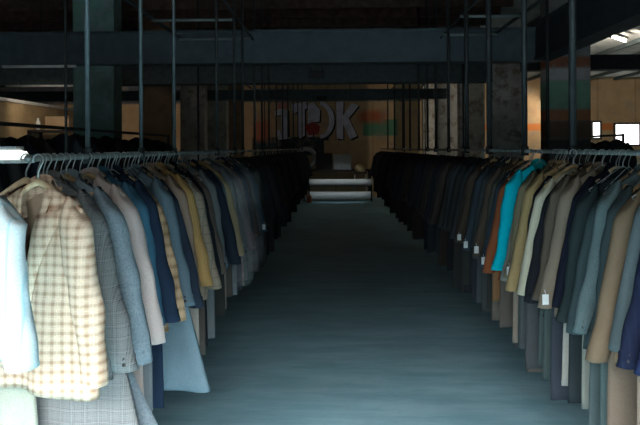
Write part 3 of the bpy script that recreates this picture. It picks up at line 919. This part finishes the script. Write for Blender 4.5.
# dark signs hanging from the beams over the aisle
def sign(y, px0, px1, py0, py1, ztop, label):
    s = 622 / y
    x0, x1 = (px0 - 335) / s, (px1 - 335) / s; z1, z0 = 1.65 + (148 - py0) / s, 1.65 + (148 - py1) / s
    r = empty('hanging_sign', ((x0 + x1) / 2, y, z0)); tag(r, label, 'sign')
    w = (x1 - x0) / 2; h = z1 - z0
    obj('panel', box(bmesh.new(), -w, w, -.03, .03, 0, h, .006), M['black'], r, False)
    for sx in (-.7, .7):
        obj('hanger_rod', tube(bmesh.new(), [(w * sx, 0, h), (w * sx, 0, max(h + .02, ztop - z0))], .008, 6), M['black'], r)
sign(10.2, 309, 325, 71, 78, 2.98, 'small black sign over the aisle, the higher and larger of two')
sign(14.3, 317, 327, 96, 100, 2.85, 'small black sign over the aisle, the lower and smaller of two')

# ------------------------------------------------------------------ clutter at the end of the aisle
def at(px, y): return (px - 335) / (622 / y)
Y = 19.3
r = empty('roll_stand', (at(340, Y), Y, 0)); tag(r, 'low dark stand holding two white rolls at the aisle end', 'stand')
for s in (-1, 1):
    for dy in (-.16, .16):
        obj('post', box(bmesh.new(), s * .96 - .02, s * .96 + .02, dy - .02, dy + .02, 0, .52), M['black'], r, False)
    for z in (.07, .46):
        obj('cross_rail', box(bmesh.new(), s * .96 - .018, s * .96 + .018, -.14, .14, z - .02, z + .02), M['black'], r, False)
for z in (.09, .48):
    obj('shelf', box(bmesh.new(), -.98, .98, -.15, .15, z - .012, z), M['grey_metal'] if z < .3 else M['black'], r, False)
def roll(z, lab):
    bm = bmesh.new(); x = at(340, Y)
    rings = []
    for xx, rr in ((-1.0, .07), (-1.0, .098), (-.97, .103), (-.4, .104), (.3, .102), (.97, .103), (1.0, .098), (1.0, .07)):
        rings.append([(x + xx, Y - .01 + rr * math.cos(a), z + rr * math.sin(a)) for a in [2 * PI * k / 24 for k in range(24)]])
    loft(bm, rings)
    o = obj('fabric_roll', bm, M['white_roll']); tag(o, lab, 'roll', 'white rolls on the stand')
roll(.195, 'long white roll on the low shelf of the stand at the aisle end')
roll(.585, 'long white roll on the top shelf of the stand at the aisle end')
# trolley beside the rolls
r = empty('trolley', (at(296, Y), Y, 0)); tag(r, 'small dark wire trolley beside the white rolls', 'trolley')
for sx in (-.25, .25):
    for sy in (-.18, .18):
        obj('post', tube(bmesh.new(), [(sx, sy, .06), (sx, sy, .74)], .014, 8), M['grey_metal'], r)
        bm = bmesh.new(); disc(bm, (sx - .015, sy, .035), .035, .03, 12, 'x'); obj('wheel', bm, M['black'], r)
for z in (.1, .4, .7):
    obj('shelf', box(bmesh.new(), -.27, .27, -.2, .2, z, z + .02), M['black'], r, False)
    obj('side_bar', tube(bmesh.new(), [(-.27, -.2, z + .07), (.27, -.2, z + .07)], .009, 6), M['grey_metal'], r)
bm = box(bmesh.new(), -.07, .07, -.07, .07, 0, .2, .008)
o = obj('carton', bm, plain('orange_card', (.5, .16, .08), .8), None, False, (at(309, Y - .45), Y - .45, 0)); tag(o, 'small orange carton on the floor before the white rolls', 'box')
# table behind with boxes
Y2 = 20.2; s2 = 622 / Y2
r = empty('work_table', (at(330, Y2), Y2, 0)); tag(r, 'long dark work table behind the white rolls', 'table')
obj('table_top', box(bmesh.new(), -1.35, 1.35, -.4, .4, .9, .95, .008), M['black'], r, False)
for sx in (-1.28, 1.28):
    for sy in (-.34, .34): obj('leg', box(bmesh.new(), sx - .03, sx + .03, sy - .03, sy + .03, 0, .9), M['black'], r, False)
def crate(name, px0, px1, h, mat, lab, cat, dy=0., ribs=0):
    x0, x1 = at(px0, Y2), at(px1, Y2); w = (x1 - x0) / 2
    r = empty(name, ((x0 + x1) / 2, Y2 + dy, .95)); tag(r, lab, cat)
    obj('body', box(bmesh.new(), -w, w, -.16, .16, 0, h, .012), mat, r, False)
    obj('lid', box(bmesh.new(), -w - .01, w + .01, -.17, .17, h, h + .025, .006), mat, r, False)
    if ribs:
        for k in range(ribs):
            x = -w + (k + .5) * 2 * w / ribs
            obj('slat', box(bmesh.new(), x - .02, x + .02, -.175, -.155, .02, h - .02), mat, r, False)
    return r
crate('ventilation_unit', 333.5, 351, .47, M['grey_metal'], 'pale grey ribbed unit on the dark table, under the cardboard', 'box', 0, 4)
crate('storage_box', 316, 332, .5, M['black'], 'black box on the dark table beside the grey ribbed unit', 'box')
# tyre shaped hoop left of the boxes
bm = bmesh.new()
tube(bm, [(.3 * math.cos(a), 0, .3 * math.sin(a)) for a in [2 * PI * k / 28 for k in range(29)]], .075, 10, False)
o = obj('rubber_tyre', bm, M['grey_metal'], None, True, (at(306, Y2), Y2, 1.325)); tag(o, 'grey ring standing on the dark table beside the black box', 'tyre')
# cardboard sheet leaning on the wall
x0, x1 = at(324, 20.5), at(367, 20.5)
o = obj('cardboard_sheet', box(bmesh.new(), x0, x1, 20.5, 20.54, .95, 1.9, .004), M['card'], None, False); tag(o, 'large tan cardboard sheet standing on the table under the graffiti', 'cardboard')
# tan bundle on a stool, right of the table
r = empty('metal_stool', (at(361, 19.0), 19.75, 0)); tag(r, 'dark metal stool at the end of the work table', 'stool')
obj('seat', box(bmesh.new(), -.2, .2, -.18, .18, .84, .88, .01), M['black'], r, False)
for sx in (-.17, .17):
    for sy in (-.15, .15): obj('leg', tube(bmesh.new(), [(sx * 1.15, sy * 1.15, 0), (sx, sy, .85)], .013, 8), M['grey_metal'], r)
bm = bmesh.new(); bmesh.ops.create_icosphere(bm, subdivisions=3, radius=.17)
for v in bm.verts:
    v.co *= 1 + .3 * noise.noise(v.co * 7); v.co.z = max(-.1, v.co.z * .9)
o = obj('cloth_bundle', bm, F('bundle_tan', (.5, .38, .2)), None, True, (at(361, 19.0), 19.75, .98)); tag(o, 'crumpled tan cloth bundle on the metal stool', 'cloth')

# shelf and box seen over the left racks
r = empty('shelving_unit', (-4.45, 10.0, 0)); tag(r, 'dark shelving unit before the tan partition', 'shelf')
for sx in (-.42, .42):
    for sy in (-.2, .2): obj('upright', box(bmesh.new(), sx - .02, sx + .02, sy - .02, sy + .02, 0, 1.95), M['black'], r, False)
for z in (.3, .85, 1.4, 1.93): obj('shelf', box(bmesh.new(), -.44, .44, -.22, .22, z, z + .03), M['black'], r, False)
r = empty('cardboard_box', (-4.45, 10.0, 1.96)); tag(r, 'tan cardboard box on top of the dark shelving unit', 'box')
obj('body', box(bmesh.new(), -.19, .19, -.15, .15, 0, .21, .004), M['card'], r, False)
for s in (-1, 1): obj('flap', box(bmesh.new(), min(s * .005, s * .195), max(s * .005, s * .195), -.15, .15, .212, .22), M['card'], r, False)
bm = bmesh.new()
tube(bm, [(0, 0, 0), (0, 0, .14), (0, 0, .16), (0, 0, .2)], [.035, .035, .018, .018], 12)
o = obj('white_bottle', bm, M['white_pipe'], None, True, (-4.8, 9.95, 1.96)); tag(o, 'small white bottle beside the box on the shelving unit', 'bottle')

# ------------------------------------------------------------------ light
def area(name, loc, rot, sx, sy, power, col, spread=PI):
    l = bpy.data.lights.new(name, 'AREA'); l.shape = 'RECTANGLE'; l.size = sx; l.size_y = sy; l.energy = power; l.color = col; l.spread = spread
    o = bpy.data.objects.new(name, l); o.location = loc; o.rotation_euler = rot; link(o); return o
p = area('door_sky_portal', (-.5, YB - .02, 1.2), (math.radians(90), 0, 0), 2.8, 2.4, 1, (1, 1, 1)); p.data.cycles.is_portal = True
def spot(name, loc, to, power, col, ang):
    l = bpy.data.lights.new(name, 'SPOT'); l.energy = power; l.color = col; l.shadow_soft_size = .1; l.spot_size = math.radians(ang); l.spot_blend = .6
    o = bpy.data.objects.new(name, l); o.location = loc; o.rotation_euler = (Vector(to) - Vector(loc)).to_track_quat('-Z', 'Y').to_euler(); link(o); return o
def point(name, loc, power, col, r=.1):
    l = bpy.data.lights.new(name, 'POINT'); l.energy = power; l.color = col; l.shadow_soft_size = r
    o = bpy.data.objects.new(name, l); o.location = loc; link(o); return o
spot('tube_light_right_bay', (5.5, 12.2, 3.6), (9, 21, 2.6), 420, (1, .88, .72), 115)
spot('added_light_left_near', (-4.0, 8.75, 2.88), (-4.9, 10.2, 1.9), 32, (1, .85, .68), 62)  # added fill on the partition, from the unseen lamp behind the beam
lamp(7.0, 20.3, 3.0, 0, .5, 'added short tube lamp, unseen behind the banded column, brightening the back wall')  # added lamp out of view, brightens the wall between the columns
for s_ in (-.15, .15):
    obj('drop_rod', tube(bmesh.new(), [(0, s_, .09), (0, s_, .95)], .008, 6), M['black'], bpy.data.objects['ceiling_light.003'])
spot('added_light_back', (7.0, 20.2, 2.9), (6.5, 21, 2.4), 45, (1, .88, .7), 160)  # invented wall wash, source hidden by the column
lamp(.12, 16.6, 3.02, PI / 2, .9, 'added lit tube lamp brightening the white rolls, unseen behind the beams')  # added lamp, hidden by the beam, only to brighten the rolls
for s_ in (-.3, .3):
    obj('drop_rod', tube(bmesh.new(), [(0, s_, .09), (0, s_, .93)], .008, 6), M['black'], bpy.data.objects['ceiling_light.004'])
spot('added_light_rolls', (.12, 16.64, 2.96), (.12, 19.3, .45), 80, (.9, .97, 1), 34)  # narrow added fill aimed at the rolls
spot('added_light_left_bay', (-6.4, 16.6, 3.6), (-7, 21, 2.6), 120, (1, .85, .68), 120)  # added fill on the left back wall, its source unseen
area('window_light', (9.7, D - .1, 2.05), (math.radians(90), 0, PI), .8, .7, 20, (1, .98, .92))

w = bpy.data.worlds.new('world'); sc.world = w; w.use_nodes = True
w.node_tree.nodes['Background'].inputs[0].default_value = (.97, .98, 1.0, 1)
wt = w.node_tree                                   # overcast sky, brighter towards the zenith
tc = wt.nodes.new('ShaderNodeTexCoord'); sp = wt.nodes.new('ShaderNodeSeparateXYZ'); wt.links.new(tc.outputs['Generated'], sp.inputs[0])
mr = wt.nodes.new('ShaderNodeMapRange'); mr.interpolation_type = 'SMOOTHSTEP'; wt.links.new(sp.outputs[2], mr.inputs[0])
for k_, v_ in ((1, .16), (2, .5), (3, .15), (4, 52)): mr.inputs[k_].default_value = v_
wt.links.new(mr.outputs[0], wt.nodes['Background'].inputs[1])

# ------------------------------------------------------------------ camera
cam = bpy.data.cameras.new('camera'); cam.sensor_width = 36; cam.lens = 35; cam.shift_y = -64.5 / 640
cam.clip_start = .05
co = bpy.data.objects.new('camera', cam); link(co)
co.location = (0, 0, 1.65)
co.rotation_euler = (Matrix.Rotation(math.radians(1.38), 3, 'Z') @ Matrix.Rotation(math.radians(90), 3, 'X') @ Matrix.Rotation(math.radians(-.3), 3, 'Z')).to_euler()
sc.camera = co
vs = sc.view_settings
sc.display_settings.display_device = 'sRGB'
vs.view_transform = 'Standard'; vs.look = 'None'; vs.exposure = 0; vs.gamma = 1; vs.use_curve_mapping = False
sc.cycles.use_denoising = True
sc.cycles.max_bounces = 6
